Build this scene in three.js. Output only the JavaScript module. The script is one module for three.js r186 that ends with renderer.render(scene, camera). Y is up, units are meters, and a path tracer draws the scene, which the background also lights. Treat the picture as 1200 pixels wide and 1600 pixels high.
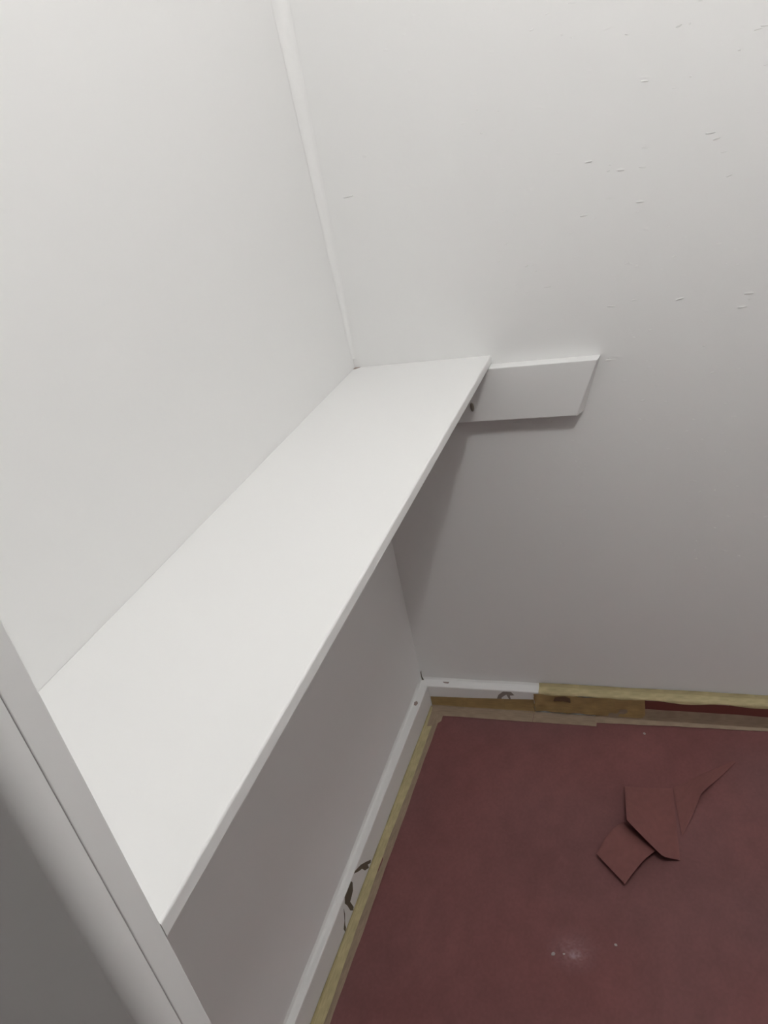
import * as THREE from 'three';
import { RoundedBoxGeometry } from 'three/addons/geometries/RoundedBoxGeometry.js';
import { mergeVertices, mergeGeometries } from 'three/addons/utils/BufferGeometryUtils.js';

// ---------------------------------------------------------------- camera, light, exposure
const scene = new THREE.Scene();
scene.background = new THREE.Color(0x000000);
const camera = new THREE.PerspectiveCamera(67.6, 1200 / 1600, 0.02, 30);
camera.position.set(0.6541, 1.4427, 1.4869);
camera.up.set(0.0093, 0.8667, -0.4988);
camera.lookAt(0.2953, 0.98, 0.6763);

const LAMP = { x: 0.97, y: 2.53, z: 1.17, candela: 1.88, colour: new THREE.Color(1.0, 0.994, 0.985) };
const renderer = new THREE.WebGLRenderer({ antialias: true });
renderer.toneMapping = THREE.LinearToneMapping;
renderer.toneMappingExposure = 1.02;
renderer.shadowMap.enabled = true;
renderer.shadowMap.type = THREE.PCFSoftShadowMap;

// ---------------------------------------------------------------- sizes (metres)
const YAW = 0.0224;                       // the far wall is a touch out of square
const ROOM = { x: 1.72, z: 2.3, h: 2.63 };
const SHELF = { top: 0.9565, thick: 0.0175, depth: 0.30, end: 1.2354 };
const BASE = { h: 0.0708, t: 0.0245, taper: 0.009 };

// ---------------------------------------------------------------- noise and textures
function rng(seed) { let s = seed >>> 0; return () => { s = (s + 0x6d2b79f5) | 0; let t = Math.imul(s ^ (s >>> 15), 1 | s); t = (t + Math.imul(t ^ (t >>> 7), 61 | t)) ^ t; return ((t ^ (t >>> 14)) >>> 0) / 4294967296; }; }
function lattice(n, seed) { const r = rng(seed), a = new Float32Array(n * n); for (let i = 0; i < a.length; i++) a[i] = r(); return a; }
function vnoise(a, n, x, y) {             // smooth value noise, wraps every n cells
  const xi = Math.floor(x), yi = Math.floor(y), fx = x - xi, fy = y - yi;
  const u = fx * fx * (3 - 2 * fx), v = fy * fy * (3 - 2 * fy);
  const m = (k) => ((k % n) + n) % n, x0 = m(xi), x1 = m(xi + 1), y0 = m(yi) * n, y1 = m(yi + 1) * n;
  return (a[y0 + x0] * (1 - u) + a[y0 + x1] * u) * (1 - v) + (a[y1 + x0] * (1 - u) + a[y1 + x1] * u) * v;
}
function tex(w, h, fill, colour, repeat) {
  const d = new Uint8Array(w * h * 4);
  for (let y = 0; y < h; y++) for (let x = 0; x < w; x++) {
    const c = fill(x, y), i = (y * w + x) * 4;
    if (typeof c === 'number') { d[i] = d[i + 1] = d[i + 2] = Math.max(0, Math.min(255, c)); } else for (let k = 0; k < 3; k++) d[i + k] = Math.max(0, Math.min(255, c[k]));
    d[i + 3] = 255;
  }
  const t = new THREE.DataTexture(d, w, h, THREE.RGBAFormat);
  t.magFilter = THREE.LinearFilter; t.minFilter = THREE.LinearMipmapLinearFilter; t.generateMipmaps = true;
  t.wrapS = t.wrapT = THREE.RepeatWrapping;
  if (colour) t.colorSpace = THREE.SRGBColorSpace;
  if (repeat) t.repeat.set(repeat[0], repeat[1]);
  t.needsUpdate = true;
  return t;
}
const L64 = lattice(64, 11), L128 = lattice(128, 23), L256 = lattice(256, 37);

// relief of rolled paint: soft orange peel plus stray flattened nibs, laid along u. 1 tile = span metres
function paintRelief(px, span, nibs, seed, extra) {
  const r = rng(seed), H = new Float32Array(px * px), s = px / span;
  for (let y = 0; y < px; y++) for (let x = 0; x < px; x++) {
    const u = x / px, v = y / px;
    H[y * px + x] = 52 + 16 * vnoise(L256, 256, u * 256, v * 256) + 14 * vnoise(L128, 128, u * 128, v * 128) + 18 * vnoise(L64, 64, u * 16, v * 32);
  }
  const bump = (cx, cy, lx, ly, amp, tilt) => {
    const R = Math.ceil(lx * 2.6 * s);
    for (let j = -R; j <= R; j++) for (let i = -R; i <= R; i++) {
      const dx = i / s, dy = j / s, a = dx + tilt * dy, b = dy - tilt * dx, g = Math.exp(-(a * a) / (lx * lx) - (b * b) / (ly * ly));
      if (g < 0.01) continue;
      const X = ((Math.round(cx * s) + i) % px + px) % px, Y = ((Math.round(cy * s) + j) % px + px) % px;
      H[Y * px + X] += amp * g;
    }
  };
  for (let n = 0; n < nibs; n++) bump(r() * span, r() * span, 0.0025 + 0.008 * r() * r(), 0.0012 + 0.0012 * r(), 25 + 70 * r(), (r() - 0.5) * 0.5);
  if (extra) extra(bump);
  return tex(px, px, (x, y) => H[y * px + x], false);
}

// ---------------------------------------------------------------- materials
const WHITE = new THREE.Color().setRGB(0.885, 0.882, 0.872);   // one white paint throughout
const reliefFar = paintRelief(1536, 1.6, 300, 5, (b) => {       // the taped board joint beside the corner
  for (let i = 0; i < 20; i++) b(0.056 + i * 0.0098, 1.299 - i * 0.0004, 0.012, 0.0018, 12, 0.02);
  b(0.062, 1.299, 0.010, 0.0014, 55, -0.1);
  for (const [x, y] of [[0.776, 1.027], [0.514, 1.288], [0.567, 1.266], [0.425, 1.081], [0.597, 1.209], [0.766, 1.003], [0.53, 0.925], [0.545, 0.93], [0.66, 1.03], [0.335, 0.805], [0.61, 1.40]]) b(x, y, 0.0075, 0.0017, 80, -0.12);
});
const reliefPlain = paintRelief(1024, 1.6, 70, 9);
reliefFar.repeat.set(1 / 1.6, 1 / 1.6); reliefPlain.repeat.set(1 / 1.6, 1 / 1.6);
const M = {
  wallFar: new THREE.MeshStandardMaterial({ color: WHITE, roughness: 0.72, bumpMap: reliefFar, bumpScale: 0.0016 }),
  wall: new THREE.MeshStandardMaterial({ color: WHITE, roughness: 0.72, bumpMap: reliefPlain, bumpScale: 0.0008 }),
  gloss: new THREE.MeshStandardMaterial({ color: WHITE, roughness: 0.5, bumpMap: reliefPlain, bumpScale: 0.0003 }),
  trim: new THREE.MeshStandardMaterial({ color: WHITE, roughness: 0.5, bumpMap: reliefPlain, bumpScale: 0.0005 }),
  grime: new THREE.MeshStandardMaterial({ color: new THREE.Color().setRGB(0.13, 0.105, 0.075), roughness: 0.95 }),
  grimePale: new THREE.MeshStandardMaterial({ color: new THREE.Color().setRGB(0.36, 0.28, 0.25), roughness: 0.95 }),
  tear: new THREE.MeshStandardMaterial({ color: new THREE.Color().setRGB(0.13, 0.075, 0.04), roughness: 0.95 }),
  brass: new THREE.MeshStandardMaterial({ color: new THREE.Color().setRGB(0.75, 0.74, 0.72), roughness: 0.4, metalness: 0.3 }),
  globe: new THREE.MeshStandardMaterial({ color: 0xffffff, roughness: 0.4, emissive: new THREE.Color(1, 0.97, 0.92), emissiveIntensity: 2.0 }),
  plaster: new THREE.MeshStandardMaterial({ color: new THREE.Color().setRGB(0.46, 0.41, 0.40), roughness: 0.95 }),
};
// red building paper: fibre mottling, scuffs and one dusty plaster smudge, mapped 1:1 onto the sheet
const PAPER = { x: ROOM.x, z: ROOM.z };
const paperMap = tex(1024, 1536, (x, y) => {
  const X = x / 1024 * PAPER.x, Z = y / 1536 * PAPER.z;
  let n = 0.055 * (vnoise(L64, 64, X * 9, Z * 9) - 0.5) + 0.05 * (vnoise(L128, 128, X * 38, Z * 30) - 0.5) + 0.05 * (vnoise(L256, 256, X * 260, Z * 200) - 0.5);
  const m = vnoise(L64, 64, X * 6 + 20, Z * 6 + 7);
  const sm = (cx, cz, rx, rz) => Math.exp(-(((X - cx) / rx) ** 2) - ((Z - cz) / rz) ** 2);
  const dust = (0.20 * sm(0.462, 0.625, 0.035, 0.03) + 0.25 * sm(0.466, 0.634, 0.012, 0.008)) * (0.4 + 1.2 * vnoise(L256, 256, X * 330, Z * 330));
  const c = [126, 81, 80];
  return [c[0] * (1 + n) - 5 * m + dust * 70, c[1] * (1 + n) + 4 * m - 2 + dust * 100, c[2] * (1 + n) + 5 * m - 2 + dust * 110];
}, true);
const paperRelief = tex(512, 512, (x, y) => 90 + 60 * vnoise(L64, 64, x / 8, y / 8) + 60 * vnoise(L256, 256, x / 2, y / 2), false, [1 / 0.5, 1 / 0.5]);
M.paper = new THREE.MeshStandardMaterial({ map: paperMap, roughness: 0.85 });
const scrapMap = tex(256, 256, (x, y) => { const n = 1 + 0.06 * (vnoise(L256, 256, x / 1.5, y / 1.5) - 0.5) + 0.06 * (vnoise(L64, 64, x / 16, y / 16) - 0.5); return [126 * n, 80 * n, 77 * n]; }, true);
M.scrap = new THREE.MeshStandardMaterial({ map: scrapMap, roughness: 0.82, side: THREE.DoubleSide });
M.redBoard = new THREE.MeshStandardMaterial({ color: new THREE.Color().setRGB(0.16, 0.045, 0.035), roughness: 0.7 });
// creped masking tape: single layer (thin, the red below tints it) and doubled layer (full yellow)
const crepe = (c, seed) => { const la = lattice(64, seed); return tex(256, 256, (x, y) => { const n = 1 + 0.10 * (vnoise(la, 64, x / 4, y / 32) - 0.5) + 0.12 * (vnoise(L64, 64, x / 40, y / 40) - 0.5); return c.map((v) => v * n); }, true, [10, 10]); };
const crepeRelief = tex(256, 256, (x, y) => 128 + 90 * (vnoise(L64, 64, x / 4, y / 16) - 0.5), false, [14, 14]);
const tapeMat = (c, seed) => new THREE.MeshStandardMaterial({ map: crepe(c, seed), bumpMap: crepeRelief, bumpScale: 0.0004, roughness: 0.7, side: THREE.DoubleSide });
M.tapeYellow = tapeMat([186, 173, 133], 3);
M.tapeGold = tapeMat([164, 137, 92], 4);
M.tapeThin = tapeMat([154, 135, 115], 6);

// ---------------------------------------------------------------- helpers
const taken = {};
function numbered(name) { const n = taken[name] = (taken[name] ?? -1) + 1; return n ? name + '_' + String(n).padStart(3, '0') : name; }
function mesh(name, geo, mat, parent) {
  const m = new THREE.Mesh(geo, mat); m.castShadow = m.receiveShadow = true;
  m.name = parent === scene ? numbered(name) : name; parent.add(m); return m;
}
function structure(o, label, category) { o.userData = { kind: 'structure', label, category }; return o; }
function thing(name, label, category, group) {
  const g = new THREE.Group(); g.name = numbered(name); g.userData = { label, category }; if (group) g.userData.group = group; scene.add(g); return g;
}
// planar uv in metres from the dominant normal
function metreUV(g) {
  const p = g.attributes.position, n = g.attributes.normal, uv = new Float32Array(p.count * 2);
  for (let i = 0; i < p.count; i++) {
    const ax = Math.abs(n.getX(i)), ay = Math.abs(n.getY(i)), az = Math.abs(n.getZ(i));
    if (az >= ax && az >= ay) { uv[2 * i] = p.getX(i); uv[2 * i + 1] = p.getY(i); }
    else if (ax >= ay) { uv[2 * i] = p.getZ(i); uv[2 * i + 1] = p.getY(i); }
    else { uv[2 * i] = p.getX(i); uv[2 * i + 1] = p.getZ(i); }
  }
  g.setAttribute('uv', new THREE.BufferAttribute(uv, 2)); return g;
}
function box(x0, x1, y0, y1, z0, z1) {
  const g = new THREE.BoxGeometry(x1 - x0, y1 - y0, z1 - z0); g.translate((x0 + x1) / 2, (y0 + y1) / 2, (z0 + z1) / 2); return metreUV(g);
}
function rbox(x0, x1, y0, y1, z0, z1, r, seg = 3) {
  const g = new RoundedBoxGeometry(x1 - x0, y1 - y0, z1 - z0, seg, r); g.translate((x0 + x1) / 2, (y0 + y1) / 2, (z0 + z1) / 2); return metreUV(g);
}
// sheet with thickness from a grid of points rows[i][j] (top side), t thick
function sheet(rows, t) {
  const R = rows.length, Cn = rows[0].length, top = [], nrm = [];
  const V = (i, j) => rows[Math.max(0, Math.min(R - 1, i))][Math.max(0, Math.min(Cn - 1, j))];
  for (let i = 0; i < R; i++) for (let j = 0; j < Cn; j++) {
    const du = new THREE.Vector3().subVectors(V(i, j + 1), V(i, j - 1)), dv = new THREE.Vector3().subVectors(V(i + 1, j), V(i - 1, j));
    top.push(V(i, j)); nrm.push(dv.cross(du).normalize());
  }
  const pos = [], uv = [], idx = [], N = R * Cn;
  const cu = [0], cv = [0];
  for (let j = 1; j < Cn; j++) cu.push(cu[j - 1] + rows[0][j].distanceTo(rows[0][j - 1]));
  for (let i = 1; i < R; i++) cv.push(cv[i - 1] + rows[i][0].distanceTo(rows[i - 1][0]));
  for (const s of [0, 1]) for (let k = 0; k < N; k++) { const q = top[k], n = nrm[k]; pos.push(q.x - s * t * n.x, q.y - s * t * n.y, q.z - s * t * n.z); uv.push(cu[k % Cn], cv[Math.floor(k / Cn)]); }
  for (let i = 0; i < R - 1; i++) for (let j = 0; j < Cn - 1; j++) {
    const a = i * Cn + j, b = a + 1, c = a + Cn, d = c + 1;
    idx.push(a, c, b, b, c, d, a + N, b + N, c + N, b + N, d + N, c + N);
  }
  const edge = (a, b) => idx.push(a, b, a + N, b, b + N, a + N);
  for (let j = 0; j < Cn - 1; j++) { edge(j, j + 1); edge((R - 1) * Cn + j + 1, (R - 1) * Cn + j); }
  for (let i = 0; i < R - 1; i++) { edge((i + 1) * Cn, i * Cn); edge(i * Cn + Cn - 1, (i + 1) * Cn + Cn - 1); }
  let g = new THREE.BufferGeometry();
  g.setAttribute('position', new THREE.Float32BufferAttribute(pos, 3)); g.setAttribute('uv', new THREE.Float32BufferAttribute(uv, 2)); g.setIndex(idx);
  g = g.toNonIndexed(); g = mergeVertices(g); g.computeVertexNormals(); return g;
}
function extrude(pts, depth, holes) {
  const s = new THREE.Shape(pts.map((q) => new THREE.Vector2(q[0], q[1])));
  return new THREE.ExtrudeGeometry(s, { depth, bevelEnabled: false, curveSegments: 8 });
}
const V3 = (x, y, z) => new THREE.Vector3(x, y, z);

// ---------------------------------------------------------------- the setting
const T = 0.12;
structure(mesh('floor', box(-T, ROOM.x + T, -0.10, -0.0012, -T - 0.05, ROOM.z + T), M.trim, scene), 'bare floor under the red building paper', 'floor');
structure(mesh('ceiling', box(-T, ROOM.x + T, ROOM.h, ROOM.h + T, -T - 0.05, ROOM.z + T), M.wall, scene), 'flat white painted ceiling', 'ceiling');
structure(mesh('wall_left', box(-T, 0, -0.0012, ROOM.h, -T - 0.05, ROOM.z + T), M.wall, scene), 'smooth white painted wall the shelf runs along', 'wall');
const farWall = structure(mesh('wall_far', box(-0.02, ROOM.x + 0.05, -0.0012, ROOM.h, -T, 0), M.wallFar, scene), 'white rolled paint wall with stray nibs behind the cleat', 'wall');
farWall.rotation.y = YAW;
structure(mesh('wall_right', box(ROOM.x, ROOM.x + T, -0.0012, ROOM.h, -T - 0.05, ROOM.z + T), M.wall, scene), 'white painted wall opposite the shelf', 'wall');
structure(mesh('wall_near', box(0, ROOM.x, -0.0012, ROOM.h, ROOM.z, ROOM.z + T), M.wall, scene), 'white painted wall behind the viewer', 'wall');

// stray nibs and dried roller drips in the paint of the far wall, too many and too small to count
{
  const r = rng(303), geos = [], one = (x, y, l, w, d, tilt) => { const g = new THREE.SphereGeometry(1, 10, 6); g.scale(l, w, d); g.rotateZ(tilt); g.translate(x, y, 0); geos.push(g); };
  for (const [x, y] of [[0.776, 1.027], [0.514, 1.288], [0.567, 1.266], [0.425, 1.081], [0.597, 1.209], [0.766, 1.003], [0.53, 0.925], [0.66, 1.03], [0.335, 0.805], [0.61, 1.395], [0.50, 1.20], [0.71, 1.30], [0.72, 1.29], [0.54, 1.03]]) one(x, y, 0.005 + 0.003 * r(), 0.0014 + 0.0006 * r(), 0.0009, (r() - 0.4) * 0.3);
  for (let i = 0; i < 230; i++) { const x = 0.33 + r() * 0.62, y = 0.45 + r() * 1.2; one(x, y, 0.0018 + 0.005 * r() * r(), 0.0009 + 0.0007 * r(), 0.0003 + 0.0004 * r(), (r() - 0.4) * 0.5); }
  one(0.062, 1.299, 0.010, 0.0014, 0.0007, 0.05);
  const m = mesh('paint_nibs', mergeGeometries(geos), M.wallFar, farWall); m.userData = { kind: 'stuff' };
}
// cove of filler in the inside corner above the shelf, thinning out downwards
{
  const rows = [];
  for (let i = 0; i <= 24; i++) {
    const f = i / 24, y = SHELF.top + 0.02 + f * (ROOM.h - SHELF.top - 0.02), r = 0.008 + 0.018 * Math.min(1, f * 2.2) + 0.0004 * Math.sin(i * 2.1), row = [];
    for (let j = 0; j <= 10; j++) { const a = j / 10 * Math.PI / 2; row.push(V3(r - r * Math.sin(a) + 0.0002, y, r - r * Math.cos(a) - 0.0224 * (r - r * Math.sin(a)) + 0.0002)); }
    rows.push(row.reverse());
  }
  structure(mesh('trim_1', sheet(rows, 0.0002), M.wall, scene), 'rounded band of white filler in the wall corner above the shelf', 'filler');
}
// the panel that closes off the near end of the shelf: side board, then a bullnosed trim strip, with an open joint between
{
  const z0 = SHELF.end, x = SHELF.depth;
  structure(mesh('wall_divider', rbox(0, x, 0, ROOM.h, z0, z0 + 0.0218, 0.0012), M.trim, scene), 'narrow white painted end panel that carries the near end of the shelf', 'panel');
  const pts = [[0, 0], [x - 0.0008, 0], [x - 0.0008, 0.004]];
  for (let i = 1; i <= 28; i++) { const a = i / 28 * Math.PI / 2; pts.push([x - 0.0008 - 0.014 * (1 - Math.cos(a)), 0.004 + 0.019 * Math.sin(a)]); }
  pts.push([0, 0.023]);
  const g = extrude(pts, ROOM.h); g.rotateX(Math.PI / 2); g.translate(0, ROOM.h, 0);
  g.translate(0, 0, z0 + 0.0222);
  structure(mesh('trim_2', metreUV(g), M.trim, scene), 'white bullnosed trim strip beside the end panel of the shelf', 'trim');
}

// added unseen front wall, keeps lamp light off the rear: head and side stretch
{
  const z0 = SHELF.end + 0.0002, z1 = SHELF.end + 0.045, xo = 1.6, yo = 2.30;
  const head = mesh('added_wall_head', box(SHELF.depth + 0.0005, xo, yo, ROOM.h, z0, z1), M.wall, scene); structure(head, 'added unseen white wall over the opening that holds back lamp light', 'wall');
  structure(mesh('added_wall_front', box(xo, ROOM.x, 0, ROOM.h, z0, z1), M.wall, scene), 'added unseen white wall beyond the opening that holds back lamp light', 'wall');
}

// baseboards (profile swept along the wall; the left one thins slightly towards the panel)
function boardRows(a, b, n, tOf) {          // returns rows along s, columns round the profile (out, up)
  const rows = [];
  for (let i = 0; i <= n; i++) {
    const s = a + (b - a) * i / n, t = tOf(s), w = 0.0004 * Math.sin(s * 31);
    rows.push({ s, prof: [[t, 0], [t, BASE.h - 0.003], [t - 0.0008, BASE.h - 0.0008], [t - 0.003, BASE.h], [0.007, BASE.h + 0.0008 + w], [0.003, BASE.h + 0.003 + w], [0.0002, BASE.h + 0.009 + 2 * w]] });
  }
  return rows;
}
function boardGeometry(rows, place) {       // closed solid: profile + back + bottom
  const R = rows.map((r) => [...r.prof, [0.0002, 0]].map(([o, u]) => place(r.s, o, u))), pos = [], n = R[0].length;
  const quad = (a, b, c, d) => { for (const q of [a, b, c, a, c, d]) pos.push(q.x, q.y, q.z); };
  for (let i = 0; i < R.length - 1; i++) for (let j = 0; j < n; j++) quad(R[i][j], R[i][(j + 1) % n], R[i + 1][(j + 1) % n], R[i + 1][j]);
  for (const E of [R[0], R[R.length - 1]]) for (let j = 1; j < n - 1; j++) { const tri = [E[0], E[j], E[j + 1]]; for (const q of tri) pos.push(q.x, q.y, q.z); }
  const g = new THREE.BufferGeometry(); g.setAttribute('position', new THREE.Float32BufferAttribute(pos, 3)); g.computeVertexNormals(); return metreUV(g);
}
const tLeft = (z) => BASE.t - BASE.taper * z;
const rowsFar = boardRows(0.0002, 1.70, 60, () => BASE.t);
const baseFar = structure(mesh('baseboard_far', boardGeometry(rowsFar, (s, o, u) => V3(s, u, o)), M.trim, scene), 'white painted baseboard with taped face below the cleat wall', 'baseboard');
baseFar.rotation.y = YAW;
const rowsLeft = boardRows(BASE.t + 0.0006, SHELF.end - 0.0005, 40, tLeft);
const baseLeft = structure(mesh('baseboard_left', boardGeometry(rowsLeft, (s, o, u) => V3(o, u, s)), M.trim, scene), 'white painted baseboard under the shelf with dark scuffed chips', 'baseboard');
function chip(parent, pts, mat, toWorld, name = 'stain') {     // flat irregular patch, 0.4 mm proud of the face
  const g = extrude(pts, 0.0006); toWorld(g); return mesh(name, g, mat, parent);
}
{
  const onLeft = (g) => { g.applyMatrix4(new THREE.Matrix4().makeBasis(V3(0, 0, 1), V3(0, 1, 0), V3(-1, 0, 0))); const p = g.attributes.position; for (let i = 0; i < p.count; i++) p.setX(i, p.getX(i) + 0.0005 + tLeft(p.getZ(i))); g.computeVertexNormals(); };
  const sc = (a) => a.map(([z, y]) => [z, Math.min(0.069, y * 0.86)]);
  chip(baseLeft, sc([[0.5931, 0.0819], [0.5864, 0.08], [0.561, 0.0625], [0.5405, 0.0416], [0.5198, 0.0185], [0.5234, 0.012], [0.5361, 0.025], [0.5356, 0.0116], [0.5527, 0.0284], [0.5613, 0.0484], [0.5746, 0.06]]), M.grime, onLeft);
  chip(baseLeft, sc([[0.611, 0.0829], [0.6078, 0.0703], [0.6151, 0.0518], [0.626, 0.0465], [0.6355, 0.0435], [0.6299, 0.0144], [0.635, 0.0092], [0.6435, 0.0239], [0.6476, 0.0486], [0.6533, 0.067], [0.647, 0.0804], [0.6307, 0.0797]]), M.grime, onLeft);
  chip(baseLeft, sc([[0.6622, 0.0623], [0.6639, 0.047], [0.6744, 0.023], [0.6752, 0.0127], [0.6813, 0.0082], [0.6829, 0.0212], [0.6717, 0.0335]]), M.grime, onLeft);
  const onFar = (g) => g.translate(0, 0, BASE.t - 0.0002);
  chip(baseFar, [[0.2043, 0.032], [0.2125, 0.0536], [0.2265, 0.0666], [0.2472, 0.0664], [0.2544, 0.0561], [0.243, 0.0543], [0.2445, 0.032], [0.2405, 0.0393], [0.2342, 0.0571], [0.2215, 0.047], [0.2163, 0.032]], new THREE.MeshStandardMaterial({ color: new THREE.Color().setRGB(0.30, 0.26, 0.23), roughness: 0.9 }), onFar);
  const onLedge = (g) => { g.rotateX(-Math.PI / 2); g.translate(0, BASE.h + 0.0008, 0); };
  chip(baseFar, [[0.061, -0.006], [0.068, -0.0045], [0.080, -0.006], [0.078, -0.012], [0.066, -0.011]], M.grimePale, onLedge);
  chip(baseLeft, [[0.006, -0.090], [0.012, -0.085], [0.017, -0.092], [0.014, -0.102], [0.008, -0.100]], M.grimePale, onLedge);
}
// hairline crack where the filler has parted in the corner over the baseboards
const crack = chip(farWall, [[0.0040, 0.100], [0.0075, 0.108], [0.0062, 0.098], [0.0058, 0.086], [0.0095, 0.0745], [0.0045, 0.0745], [0.0035, 0.086]], M.grime, (g) => g.translate(0, 0, 0.006), 'crack');

// ---------------------------------------------------------------- red building paper on the floor
{
  const rows = [], nx = 38, nz = 64;
  for (let i = 0; i <= nz; i++) {
    const row = []; for (let j = 0; j <= nx; j++) {
      const x = 0.002 + (ROOM.x - 0.004) * j / nx, z = 0.002 - YAW * x + (ROOM.z - 0.004 - 0.002 + YAW * x) * i / nz;
      row.push(V3(x, 0, z));
    } rows.push(row);
  }
  const g = sheet(rows, 0.001), p = g.attributes.position, uv = g.attributes.uv;
  for (let i = 0; i < p.count; i++) uv.setXY(i, p.getX(i) / PAPER.x, p.getZ(i) / PAPER.z);
  const m = mesh('floor_paper', g, M.paper, scene);
  m.userData = { label: 'dull red building paper laid flat over the whole floor', category: 'floor paper' };
}

// ---------------------------------------------------------------- shelf and cleat
{
  const h = SHELF.thick, D = SHELF.depth, e = 0.0028, pts = [[0.0004, 0], [D - e, 0]];
  for (let i = 0; i <= 5; i++) { const a = i / 5 * Math.PI / 2; pts.push([D - e + e * Math.sin(a), e - e * Math.cos(a)]); }
  for (let i = 0; i <= 5; i++) { const a = i / 5 * Math.PI / 2; pts.push([D - e + e * Math.cos(a), h - e + e * Math.sin(a)]); }
  pts.push([0.0004, h]);
  const g = extrude(pts, 1), p = g.attributes.position;            // section across the shelf, run from wall to end panel
  for (let i = 0; i < p.count; i++) { const x = p.getX(i), f = p.getZ(i); p.setXYZ(i, x, p.getY(i) + SHELF.top - h, f < 0.5 ? 0.0004 - YAW * x : SHELF.end - 0.0003); }
  g.computeVertexNormals();
  const m = mesh('shelf_board', metreUV(g), M.gloss, scene);
  m.userData = { label: 'long white painted shelf board fixed along the wall', category: 'shelf' };
  chip(m, [[0.0006, -0.011], [0.005, -0.010], [0.012, -0.004], [0.014, -0.0006], [0.0006, -0.0006]], M.grimePale, (q) => { q.rotateX(-Math.PI / 2); q.translate(0, SHELF.top - 0.0003, 0); }, 'filler_gap');
}
{
  const top = SHELF.top - SHELF.thick - 0.0002, bot = 0.8235, e = 0.002, th = 0.029;
  const s = new THREE.Shape();
  s.moveTo(0.004, bot + e); s.lineTo(0.4645 - e, bot + e); s.lineTo(0.5125 - e * 1.4, top - e); s.lineTo(0.004, top - e); s.closePath();
  const g = new THREE.ExtrudeGeometry(s, { depth: th - 2 * e, bevelEnabled: true, bevelThickness: e, bevelSize: e, bevelSegments: 2 });
  g.translate(0, 0, e + 0.0003);
  const p = g.attributes.position;                                // the end is sawn at a slant, so its wall side reaches further
  for (let i = 0; i < p.count; i++) if (p.getX(i) > 0.3) p.setX(i, p.getX(i) + (0.004 + 0.010 * (top - p.getY(i)) / (top - bot)) * (1 - p.getZ(i) / th));
  g.computeVertexNormals();
  const o = thing('wall_cleat', 'white wooden cleat with a slanted end under the shelf on the far wall', 'cleat');
  o.rotation.y = YAW;
  mesh('board', metreUV(g), M.trim, o);
  const k = new THREE.SphereGeometry(1, 20, 12); k.scale(0.0042, 0.010, 0.0022); k.translate(0.2535, 0.858, th + 0.0004);  // flattened dark oval, slightly proud of the cleat front
  mesh('oval_patch', k, new THREE.MeshStandardMaterial({ color: new THREE.Color().setRGB(0.30, 0.27, 0.23), roughness: 0.9 }), o).userData = { label: 'small dark oval patch on the cleat' };
}

// ---------------------------------------------------------------- masking tape along the baseboards
// strip between two profile points, swept along s; every column is [out, up]; the edges waver a little
function tapeStrip(name, mat, parent, a, b, place, prof, wobble, seed, thick = 0.0005) {
  const r = rng(seed), n = Math.max(4, Math.round((b - a) / 0.02)), ph = r() * 9, rows = [];
  for (let i = 0; i <= n; i++) {
    const s = a + (b - a) * i / n, w = wobble * (Math.sin(s * 23 + ph) + 0.6 * Math.sin(s * 61 + 2 * ph)), cols = prof(s), row = [];
    cols.forEach(([o, u], j) => { const f = cols.length > 1 ? j / (cols.length - 1) : 0; row.push(place(s, o + (j === cols.length - 1 ? w : 0), u + (j === 0 ? w : 0))); });
    rows.push(row);
  }
  return mesh(name, sheet(rows, thick), mat, parent);
}
const floorWide = (s) => [[BASE.t + 0.0022, 0.006], [BASE.t + 0.004, 0.0016], [BASE.t + 0.018, 0.0011], [BASE.t + 0.0355 + 0.004 * (0.12 - s), 0.0010]];
const placeFar = (s, o, u) => V3(s, u, o), placeLeft = (s, o, u) => V3(o, u, s);
{
  const o = thing('masking_tape', 'yellowed masking tape strip along the baseboard under the shelf', 'tape');
  const P = (s, out, up) => placeLeft(s, tLeft(s) + out, up);
  tapeStrip('doubled_layer', M.tapeYellow, o, 0.030, SHELF.end - 0.002, P, (s) => [[0.0010, 0.006 + 0.004 * s], [0.0018, 0.003], [0.005, 0.0016], [0.014, 0.0013], [0.0195 + 0.002 * Math.sin(s * 9), 0.0012]], 0.0006, 41);
  tapeStrip('thin_edge', M.tapeThin, o, 0.068, SHELF.end - 0.002, P, (s) => [[0.0175, 0.0005], [0.026, 0.0005], [0.0335, 0.0005]], 0.0005, 42, 0.0004);
}
{
  const o = thing('masking_tape', 'gold and beige masking tape running out of the floor corner below the cleat', 'tape');
  o.rotation.y = YAW;
  tapeStrip('face_strip', M.tapeGold, o, 0.0262, 0.3035, placeFar, (s) => [[BASE.t + 0.0009, 0.033 + 0.04 * s], [BASE.t + 0.001, 0.018], [BASE.t + 0.0012, 0.006], [BASE.t + 0.003, 0.0022]], 0.0006, 51);
  tapeStrip('floor_strip', M.tapeThin, o, 0.0262, 0.300, placeFar, floorWide, 0.0005, 52);
  // the torn flap that lies over the corner
  const rows = []; for (let i = 0; i <= 6; i++) { const f = i / 6, row = []; for (let j = 0; j <= 4; j++) { const g = j / 4; row.push(V3(0.030 + 0.034 * g, 0.0022 + 0.0008 * Math.sin(f * 3.1), 0.052 + f * (0.050 - 0.022 * g * g) )); } rows.push(row); }
  mesh('torn_flap', sheet(rows, 0.0005), M.tapeThin, o);
}
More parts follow.
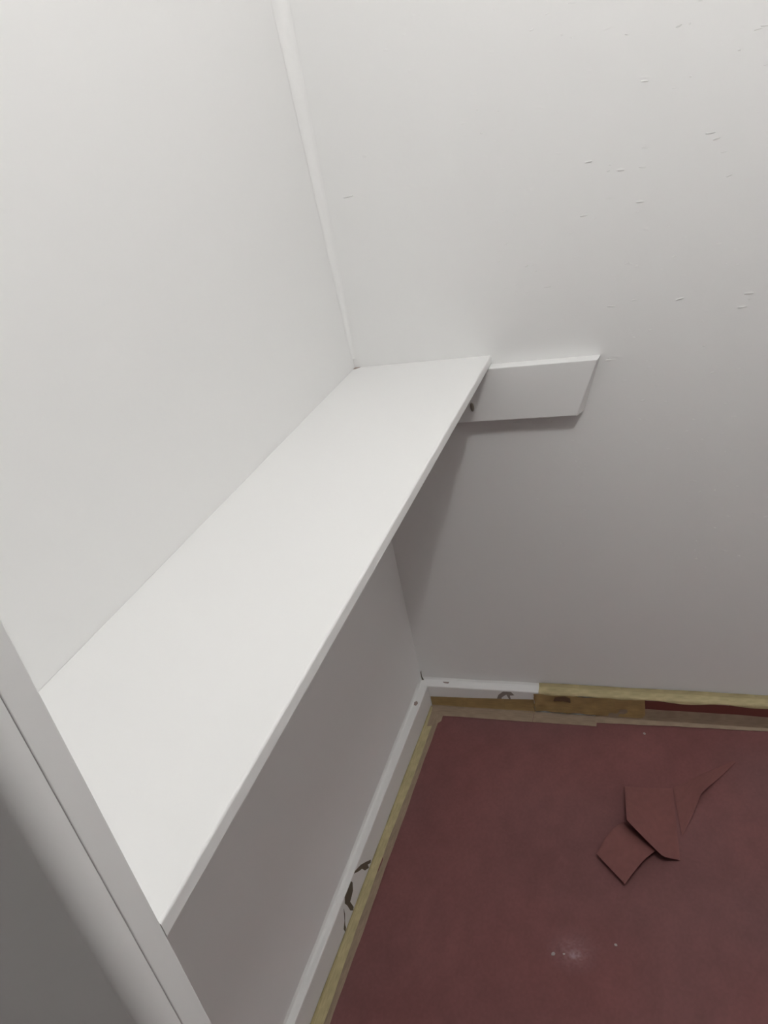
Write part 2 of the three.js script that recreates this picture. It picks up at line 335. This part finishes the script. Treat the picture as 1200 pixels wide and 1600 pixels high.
{
  const o = thing('masking_tape', 'wrinkled masking tape over the top and face of the baseboard right of the cleat', 'tape');
  o.rotation.y = YAW;
  const t = BASE.t, h = BASE.h, E = 1.68;
  tapeStrip('ledge_strip', M.tapeYellow, o, 0.318, E, placeFar, (s) => [[0.0035, h + 0.0135], [0.006, h + 0.0045], [0.010, h + 0.0022], [t - 0.003, h + 0.0018], [t + 0.0012, h - 0.0005], [t + 0.0018, h - 0.006 - 0.003 * Math.sin(s * 40)]], 0.0005, 61);
  // crumpled stretch covering the whole face: real wrinkles
  const rows = []; const q = rng(77);
  for (let i = 0; i <= 40; i++) {
    const s = 0.304 + i / 40 * 0.270, row = [];
    for (let j = 0; j <= 8; j++) {
      const f = j / 8, w = Math.sin(s * 75 + f * 5) * 0.0013 + Math.sin(s * 150 - f * 7) * 0.0007 + (q() - 0.5) * 0.0006;
      const ragged = i === 0 ? 0.001 * (1 + Math.sin(j * 2.2)) : 0;
      row.push(V3(s + ragged, (h - 0.004) * (1 - f) + 0.010 * f, t + 0.0034 + w));
    }
    rows.push(row);
  }
  mesh('crumpled_face', sheet(rows, 0.0005), M.tapeGold, o);
  chip(o, [[0.354, 0.049], [0.3581, 0.0625], [0.372, 0.0655], [0.3852, 0.067], [0.3960, 0.0611], [0.3965, 0.0475], [0.378, 0.0512]], M.tear, (g) => g.translate(0, 0, t + 0.0052), 'tear');
  tapeStrip('floor_strip', M.tapeThin, o, 0.301, 0.4585, placeFar, floorWide, 0.0005, 52);
  tapeStrip('lower_strip', M.tapeThin, o, 0.455, E, placeFar, (s) => [[t + 0.0022, 0.036 - 0.004 * Math.sin(s * 7) + (s < 0.58 ? -0.012 * (1 - (s - 0.455) / 0.125) : 0)], [t + 0.0026, 0.018], [t + 0.0030, 0.006], [t + 0.0042, 0.0026], [t + 0.0215 - 0.011 * Math.min(1, (s - 0.455) / 0.39), 0.0014]], 0.0006, 63);
}
{
  const rows = []; for (let i = 0; i <= 30; i++) { const s = 0.574 + (1.68 - 0.574) * i / 30; rows.push([V3(s, 0.066, BASE.t + 0.0009), V3(s, 0.045, BASE.t + 0.0011), V3(s, 0.012, BASE.t + 0.0012)]); }
  mesh('red_strip', sheet(rows, 0.0006), M.redBoard, baseFar).userData = { label: 'dark red strip showing between the two tapes' };
}

// ---------------------------------------------------------------- scraps of red paper
const lerp3 = (pts, f) => { const k = Math.min(pts.length - 2, Math.floor(f * (pts.length - 1))), u = f * (pts.length - 1) - k; return pts[k].clone().lerp(pts[k + 1], u); };
function scrap(label, topEdge, botEdge, heightOf, n = 14) {
  const rows = [];
  for (let i = 0; i <= n; i++) {
    const row = []; for (let j = 0; j <= n; j++) { const p = lerp3(topEdge, j / n).lerp(lerp3(botEdge, j / n), i / n); p.y = heightOf(i / n, j / n, p); row.push(p); }
    rows.push(row);
  }
  const m = mesh('paper_scrap', sheet(rows, 0.0009), M.scrap, scene);
  m.userData = { label, category: 'paper scrap', group: 'torn scraps of red paper on the floor' };
  return m;
}
// arched square: runs from the floor (under the other scrap) up over a hump and down towards its free edge
scrap('curled square scrap of red paper arching off the floor, tucked under the flat one', [V3(0.538, 0, 0.322), V3(0.620, 0, 0.370)], [V3(0.490, 0, 0.421), V3(0.549, 0, 0.480)],
  (v, u) => 0.0016 + 0.0225 * Math.sin(Math.min(1, v / 0.55) * Math.PI / 2) - 0.010 * Math.max(0, (v - 0.55) / 0.45) ** 1.8);
scrap('flat folded scrap of red paper lying over the curled one', [V3(0.536, 0, 0.234), V3(0.570, 0, 0.228), V3(0.604, 0, 0.2215), V3(0.637, 0, 0.216)], [V3(0.5477, 0, 0.349), V3(0.583, 0, 0.381), V3(0.619, 0, 0.413), V3(0.652, 0, 0.398)],
  (v, u) => 0.0016 + 0.010 * (1 - u) ** 2 + (0.030 * v ** 1.2) * (u < 0.66 ? 1 - 0.22 * u / 0.66 : 0.78 * (1 - (u - 0.66) / 0.34)) );
scrap('long pointed sliver of red paper with a lifted edge beside the folded scrap', [V3(0.638, 0, 0.214), V3(0.700, 0, 0.165), V3(0.767, 0, 0.117)], [V3(0.656, 0, 0.344), V3(0.695, 0, 0.232), V3(0.771, 0, 0.1205)],
  (v, u) => 0.0016 + 0.009 * v * Math.exp(-(((u - 0.55) / 0.16) ** 2)) + 0.003 * v * (1 - u));

// crumbs of plaster
{
  const r = rng(91);
  for (const [x, z, s, where] of [[0.428, 0.640, 0.0032, 'larger white plaster crumb at the edge of the dusty smudge'], [0.447, 0.636, 0.0018, 'smaller white plaster crumb in the dusty smudge'], [0.538, 0.600, 0.0024, 'lone white plaster crumb between smudge and curled scrap'], [0.573, 0.058, 0.0028, 'white plaster crumb close to the far baseboard']]) {
    const g = new THREE.IcosahedronGeometry(s, 1), p = g.attributes.position;
    for (let i = 0; i < p.count; i++) { const k = 0.8 + 0.4 * vnoise(L64, 64, p.getX(i) * 900 + 9, p.getY(i) * 900 + p.getZ(i) * 700 + 9); p.setXYZ(i, p.getX(i) * k * 1.3, p.getY(i) * k * 0.6, p.getZ(i) * k); }
    g.computeVertexNormals();
    const m = mesh('plaster_crumb', g, M.plaster, scene); m.position.set(x, s * 0.55, z); m.rotation.y = r() * 6;
    m.userData = { label: where, category: 'crumb', group: 'plaster crumbs on the red paper' };
  }
}

// ---------------------------------------------------------------- the ceiling lamp (above the frame)
{
  const o = thing('ceiling_lamp', 'round white glass ceiling lamp above the shelf', 'lamp');
  o.position.set(LAMP.x, ROOM.h, LAMP.z);
  const base = new THREE.CylinderGeometry(0.045, 0.05, 0.05, 40); base.translate(0, -0.0252, 0); mesh('lamp_base', base, M.brass, o);
  const globe = new THREE.SphereGeometry(0.06, 40, 28); globe.translate(0, LAMP.y - ROOM.h, 0);
  mesh('globe', globe, M.globe, o);
  const l = new THREE.PointLight(LAMP.colour, LAMP.candela, 0, 2); l.position.set(0, LAMP.y - ROOM.h, 0);
  l.castShadow = true; l.shadow.radius = 3; l.shadow.mapSize.set(2048, 2048); l.shadow.camera.near = 0.12; l.shadow.bias = -0.0005; l.name = 'lamp_light';
  o.add(l);
}

renderer.render(scene, camera);
